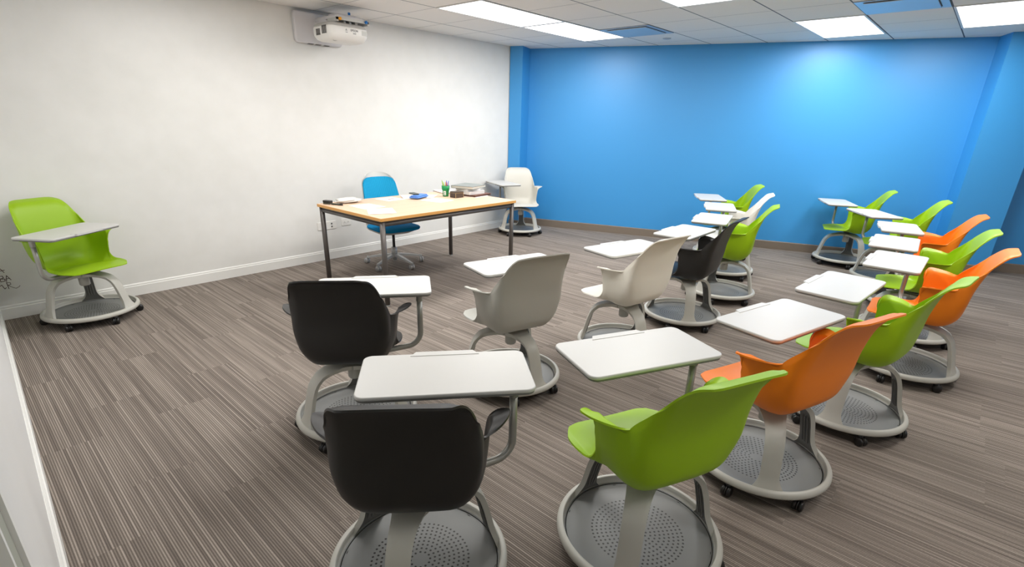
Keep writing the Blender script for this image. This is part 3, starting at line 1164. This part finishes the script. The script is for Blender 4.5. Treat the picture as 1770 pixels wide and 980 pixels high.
sheet_paper([(3.360, 4.270), (3.540, 4.420), (3.620, 4.330), (3.440, 4.196)], Z0 + .0016, 'white paper sheet sticking out from under the blue case')
mb = MB()
mb.prism(rrect(.15, .24, .008, 3), 0, .010, bevel=.002)
bk = build(mb, 'booklet', M['paper'], None, (3.275, 4.375, Z0), (0, 0, R_(-28)))
tag(bk, 'thin white booklet lying under the blue case and the dark phone', 'booklet')
mb = MB()
for k in range(2):
    mb.prism(rrect(.23 - .02 * k, .11 - .02 * k, .02, 5), .012 * k, .012 * k + .013, bevel=.004, smooth=True)
cs = build(mb, 'pencil_case', M['casefab'], None, (3.325, 4.275, Z0 + .0105), (0, 0, R_(22)))
tag(cs, 'flat blue fabric case on the table behind the paper sheets', 'case')
mb = MB()
mb.prism(rrect(.062, .128, .012, 4), 0, .012, bevel=.003)
ph = build(mb, 'mobile_phone', M['phone'], None, (3.300, 4.325, Z0 + .0362), (0, 0, R_(-12)))
tag(ph, 'dark mobile phone lying on top of the blue case', 'phone')
np_ = thing('writing_pad', 'white paper pad lying behind the green cup', 'notepad', (3.86, 4.46, Z0), R_(-14))
mb = MB()
mb.prism(rrect(.20, .28, .004, 2), .003, .014)
build(mb, 'pages', M['paper'], np_)
mb = MB()
mb.prism(rrect(.204, .284, .004, 2), 0, .0032)
build(mb, 'backing_board', M['brown'], np_)

cup = thing('pen_cup', 'green plastic cup with a white label, holding pens and markers', 'cup', (3.635, 4.215, Z0))
mb = MB()
mb.lathe([(0, 0), (.029, 0), (.031, .003), (.036, .062), (.040, .066), (.0425, .110), (.0405, .110), (.038, .066), (.033, .06), (.029, .005), (0, .005)], 36)
build(mb, 'cup_body', M['cupgreen'], cup)
mb = MB()
th0 = math.atan2(-4.2, -3.6) - .35
vs = []
for k in range(9):
    a = th0 - .42 + .84 * k / 8
    for zz, rr in ((.014, .0328), (.058, .0366)):
        vs.append((rr * math.cos(a), rr * math.sin(a), zz))
mb.add(vs, [(2 * k, 2 * k + 2, 2 * k + 3, 2 * k + 1) for k in range(8)], 0, True)
lb = build(mb, 'label_patch', M['paper'], cup)
lb['label'] = 'white label patch'
mb = MB()
for a_, z_, dz in ((-.22, .030, .012), (-.05, .042, .010), (.12, .026, .014), (.0, .022, .006), (.18, .046, .008), (-.2, .048, .006)):
    a = th0 + a_
    vs = []
    for k in range(3):
        b = a - .08 + .16 * k / 2
        for zz in (z_ - dz / 2, z_ + dz / 2):
            rr = .0328 + (zz - .014) * .0864 + .0004
            vs.append((rr * math.cos(b), rr * math.sin(b), zz))
    mb.add(vs, [(0, 2, 3, 1), (2, 4, 5, 3)])
build(mb, 'label_mark', M['cupgreen'], lb)
PEN = [((150, 196, 60), -.020, .012, -.25, .1, .165, 'lime'), ((190, 210, 80), -.024, -.004, -.32, -.05, .150, 'pale green'), ((236, 176, 60), -.008, -.01, -.12, -.1, .150, 'amber'),
       ((150, 200, 226), .0, .014, -.06, .2, .148, 'pale blue'), ((232, 120, 140), .008, -.008, .05, -.1, .140, 'pink'), ((74, 84, 190), .016, .008, .26, .1, .158, 'indigo'), ((60, 100, 200), .022, -.006, .34, .0, .156, 'blue')]
for rgb, px, py, tx_, ty_, ln, cn in PEN:
    pm_ = mat('pen_' + cn.replace(' ', '_'), rgb, .4, noise=.03, nscale=60)
    mb = MB()
    mb.tube([(0, 0, 0), (0, 0, ln - .014), (0, 0, ln - .010), (0, 0, ln)], [.0042, .0042, .0034, .0016], 10)
    # lean the pen outwards, its foot inside the cup
    pen = build(mb, 'pen', pm_, None, (3.635 + px * .35, 4.215 + py * .35, Z0 + .0065))
    d = Vector((px * .9 * .6 + tx_ * .05 * .7, py + ty_ * .02, .13))
    pen.rotation_euler = Vector((0, 0, 1)).rotation_difference(d.normalized()).to_euler()
    tag(pen, cn + ' pen standing in the green cup', 'pen', 'pens in the green cup')

bx = thing('keepsake_box', 'small dark brown box with pale edges beside the green cup', 'box', (3.672, 4.082, Z0), R_(-3))
mb = MB()
mb.box((-.052, -.047, 0), (.052, .047, .048))
build(mb, 'box_body', M['box'], bx)
mb = MB()
mb.box((-.053, -.048, .0485), (.053, .048, .062))
build(mb, 'lid', M['box'], bx)
mb = MB()
for sx in (-1, 1):
    for sy in (-1, 1):
        mb.box((sx * .052 - .0016, sy * .047 - .0016, 0), (sx * .052 + .0016, sy * .047 + .0016, .0485))
for sy in (-1, 1):
    mb.box((-.0535, sy * .0475 - .0012, .0475), (.0535, sy * .0475 + .0012, .0495))
for sx in (-1, 1):
    mb.box((sx * .0525 - .0012, -.0485, .0475), (sx * .0525 + .0012, .0485, .0495))
build(mb, 'edging', M['gilt'], bx)


def book(name, loc, w, d, h, rz, cover, pages, label, ct=.003, over=.004):
    t = thing(name, label, 'book', loc, rz, 'books stacked on the table')
    mb = MB()
    mb.box((-w / 2, -d / 2, 0), (w / 2, d / 2, ct))
    mb.box((-w / 2, -d / 2, h - ct), (w / 2, d / 2, h))
    mb.box((-w / 2, d / 2 - ct, ct), (w / 2, d / 2, h - ct))
    build(mb, 'cover', M[cover], t)
    mb = MB()
    mb.box((-w / 2 + over, -d / 2 + over, ct), (w / 2 - over, d / 2 - ct, h - ct))
    build(mb, 'page_block', M[pages], t)
    return t


sheet_paper([(3.77, 4.17), (3.98, 4.20), (4.03, 3.965), (3.82, 3.935)], Z0, 'white paper sheet under the brown folder at the bottom of the book stack')
book('folder', (3.945, 4.085, Z0 + .0016), .285, .225, .017, R_(8), 'brown', 'brown', 'dark brown folder at the bottom of the book stack', .003, .006)
book('book', (3.915, 4.125, Z0 + .019), .235, .20, .033, R_(2), 'cover_white', 'pages_w', 'thick white book lying on the brown folder', .0015, .001)
book('book', (3.900, 4.150, Z0 + .0525), .19, .195, .024, R_(-3), 'cover_white', 'pages_w', 'white paperback in the middle of the book stack', .0015, .001)
book('book', (3.925, 4.165, Z0 + .077), .300, .265, .027, R_(17), 'cover_grey', 'pages', 'grey covered book on top of the book stack', .003, .004)

# clutter at the left end
er = thing('board_eraser', 'small black felt board eraser near the left corner of the table', 'eraser', (2.425, 4.490, Z0), R_(20))
mb = MB()
mb.prism(rrect(.05, .085, .012, 4), .012, .034, bevel=.004)
build(mb, 'eraser_back', M['piston'], er)
mb = MB()
mb.prism(rrect(.047, .082, .010, 4), 0, .0125)
build(mb, 'felt_pad', M['phone'], er)
mk = thing('marker', 'dark board marker lying in front of the clear wrapped bundle', 'marker', (2.452, 4.372, Z0 + .0085), R_(-66))
mb = MB()
mb.tube([(-.06, 0, 0), (.03, 0, 0)], .0082, 12)
build(mb, 'barrel', M['phone'], mk)
mb = MB()
mb.tube([(.03, 0, 0), (.058, 0, 0), (.062, 0, 0)], [.0086, .008, .004], 12)
build(mb, 'cap', M['caster'], mk)
mb = MB()
NU, NV = 18, 14
vs, fs = [], []
for i in range(NV + 1):
    ph_ = PI * i / NV
    for j in range(NU):
        a = 2 * PI * j / NU
        w = 1 + .14 * math.sin(3 * a + 1.3 * i) + .08 * math.sin(5 * a - 2 * i)
        vs.append((.125 * math.sin(ph_) * math.cos(a) * w, .058 * math.sin(ph_) * math.sin(a) * w, max(0, .024 + .024 * math.cos(ph_) * (1 + .25 * math.sin(4 * a + i)))))
for i in range(NV):
    for j in range(NU):
        k = (j + 1) % NU
        fs.append((i * NU + j, (i + 1) * NU + j, (i + 1) * NU + k, i * NU + k))
mb.add(vs, fs, 0, True)
bg = build(mb, 'plastic_bag', M['bag'], None, (2.605, 4.435, Z0), (0, 0, R_(-12)))
tag(bg, 'crumpled clear white plastic bag on the left end of the table', 'bag')

# ------------------------------------------------------------------ blue office chair behind the table
OC = (3.248, 4.657)
oc = thing('office_chair', 'office chair with ribbed blue back behind the table', 'chair', (OC[0], OC[1], 0), R_(172))
# forward is +y locally
P, Pc = [], []
NR, NCc = 16, 20
for i in range(NR + 1):
    v = i / NR
    z = .50 + v * .475
    yb = -.215 - .10 * v - .03 * v * v
    hw = .235 - .045 * v
    hz = z
    row, rowc = [], []
    for j in range(NCc + 1):
        s = -1 + 2 * j / NCc
        # rounded top corners
        top = max(0., (v - .80) / .20)
        w = hw * (1 - .22 * top ** 3)
        x = s * w
        zz = z - .045 * (abs(s) ** 4) * v
        row.append(Vector((x, yb + .055 * s * s, zz)))
        vc = v * .90
        zc = .50 + vc * .475
        yc = -.215 - .10 * vc - .03 * vc * vc
        topc = max(0., (v - .85) / .15)
        wc = (.235 - .045 * vc) * .965 * (1 - .12 * topc ** 3)
        rowc.append(Vector((s * wc, yc + .055 * s * s * .87 + .020, zc - .03 * (abs(s) ** 6) * v)))
    P.append(row)
    Pc.append(rowc)
mb = MB()
mb.sheet(P, .010, flip=True)
bkr = build(mb, 'backrest', M['shell_grey'], oc)
mb = MB()
mb.sheet(Pc, .014, flip=True)
build(mb, 'back_upholstery', M['knit'], bkr)
mb = MB()
pts = []
outl = rrect(.50, .47, .13, 9, 0, .02)
n = len(outl)
lay = [(.80, .398), (.97, .412), (1.0, .428), (.97, .440)]
vs = [(x * s, .02 + (y - .02) * s, z) for s, z in lay for x, y in outl]
fs = [(j * n + i, j * n + (i + 1) % n, (j + 1) * n + (i + 1) % n, (j + 1) * n + i) for j in range(3) for i in range(n)]
fs += [tuple(range(n))[::-1], tuple(range(3 * n, 4 * n))]
mb.add(vs, fs, 0, True)
build(mb, 'seat_cushion', M['seat_blue'], oc)
mb = MB()
lay = [(.45, .352), (.66, .362), (.86, .385), (.94, .405), (.90, .408)]
vs = [(x * s, -.03 + (y - .02) * s, z) for s, z in lay for x, y in outl]
fs = [(j * n + i, j * n + (i + 1) % n, (j + 1) * n + (i + 1) % n, (j + 1) * n + i) for j in range(4) for i in range(n)]
fs += [tuple(range(n))[::-1], tuple(range(4 * n, 5 * n))]
mb.add(vs, fs, 0, True)
# upright that carries the back
for s in (-1, 1):
    mb.tube([(s * .17, -.18, .39), (s * .185, -.235, .43), (s * .19, -.225, .52)], .016, 10)
build(mb, 'seat_pan', M['shell_grey'], oc)
mb = MB()
mb.lathe([(0, .19), (.015, .19), (.015, .355), (0, .355)], 20)
build(mb, 'gas_lift', M['piston'], oc)
mb = MB()
mb.lathe([(0, .045), (.022, .045), (.024, .05), (.026, .12), (.033, .13), (.031, .20), (0, .20)], 24)
build(mb, 'column', M['base_grey'], oc)
for k in range(5):
    a = R_(55 + 72 * k - 172)
    mb = MB()
    path = [(.02, .125), (.08, .122), (.18, .106), (.28, .084), (.318, .074)]
    P1 = []
    for r_, z_ in path:
        w = .026 - .040 * r_ if r_ < .3 else .012
        h = .030 - .045 * r_
        P1.append([(r_, -w, z_ - h), (r_, -w * .8, z_), (r_, w * .8, z_), (r_, w, z_ - h)])
    vs = [p for q in P1 for p in q]
    fs = [(4 * i + j, 4 * i + (j + 1) % 4, 4 * i + 4 + (j + 1) % 4, 4 * i + 4 + j) for i in range(len(P1) - 1) for j in range(4)]
    fs += [(3, 2, 1, 0), tuple(4 * (len(P1) - 1) + j for j in range(4))]
    mb.add(vs, fs)
    mb.tube([(.31, 0, .082), (.31, 0, .05)], .008, 10)
    build(mb, 'leg', M['base_grey'], oc, (0, 0, 0), (0, 0, a))
    c = thing('caster', '', '', (0, 0, 0))
    for kk in ('label', 'category'):
        del c[kk]
    c.parent = oc
    c.location = (.31 * math.cos(a), .31 * math.sin(a), 0)
    c.rotation_euler = (0, 0, a + .9 + k * 1.7)
    mb = MB()
    for s in (-1, 1):
        mb.lathe([(0, -.010), (.026, -.010), (.029, -.006), (.029, .006), (.026, .010), (0, .010)], 22, 0,
                 Matrix.Translation((-.014, s * .013, .029)) @ Matrix.Rotation(PI / 2, 4, 'X'))
    build(mb, 'wheel', M['base_grey'], c)
    mb = MB()
    mb.box((-.022, -.006, .028), (.006, .006, .062))
    build(mb, 'fork', M['base_grey'], c)

# ------------------------------------------------------------------ camera, world, colour
cd = bpy.data.cameras.new('camera')
cam = bpy.data.objects.new('camera', cd)
col.objects.link(cam)
r, u, f = (Vector(v) for v in CAM_R)
m3 = Matrix((r, u, -f)).transposed()
cam.matrix_world = Matrix.Translation((0, 0, CAMH)) @ m3.to_4x4()
cd.sensor_fit = 'HORIZONTAL'
cd.sensor_width = 36
cd.lens = FPX / 1770 * 36
cd.shift_x = (885 - CX) / 1770
cd.shift_y = (CY - 490) / 1770
cd.clip_start = .02
sc = bpy.context.scene
sc.camera = cam
w = bpy.data.worlds.new('world')
w.use_nodes = True
w.node_tree.nodes['Background'].inputs[0].default_value = (.9, .95, 1, 1)
w.node_tree.nodes['Background'].inputs[1].default_value = .15
sc.world = w
sc.view_settings.view_transform = 'Standard'
sc.view_settings.look = 'None'
sc.view_settings.exposure = 0
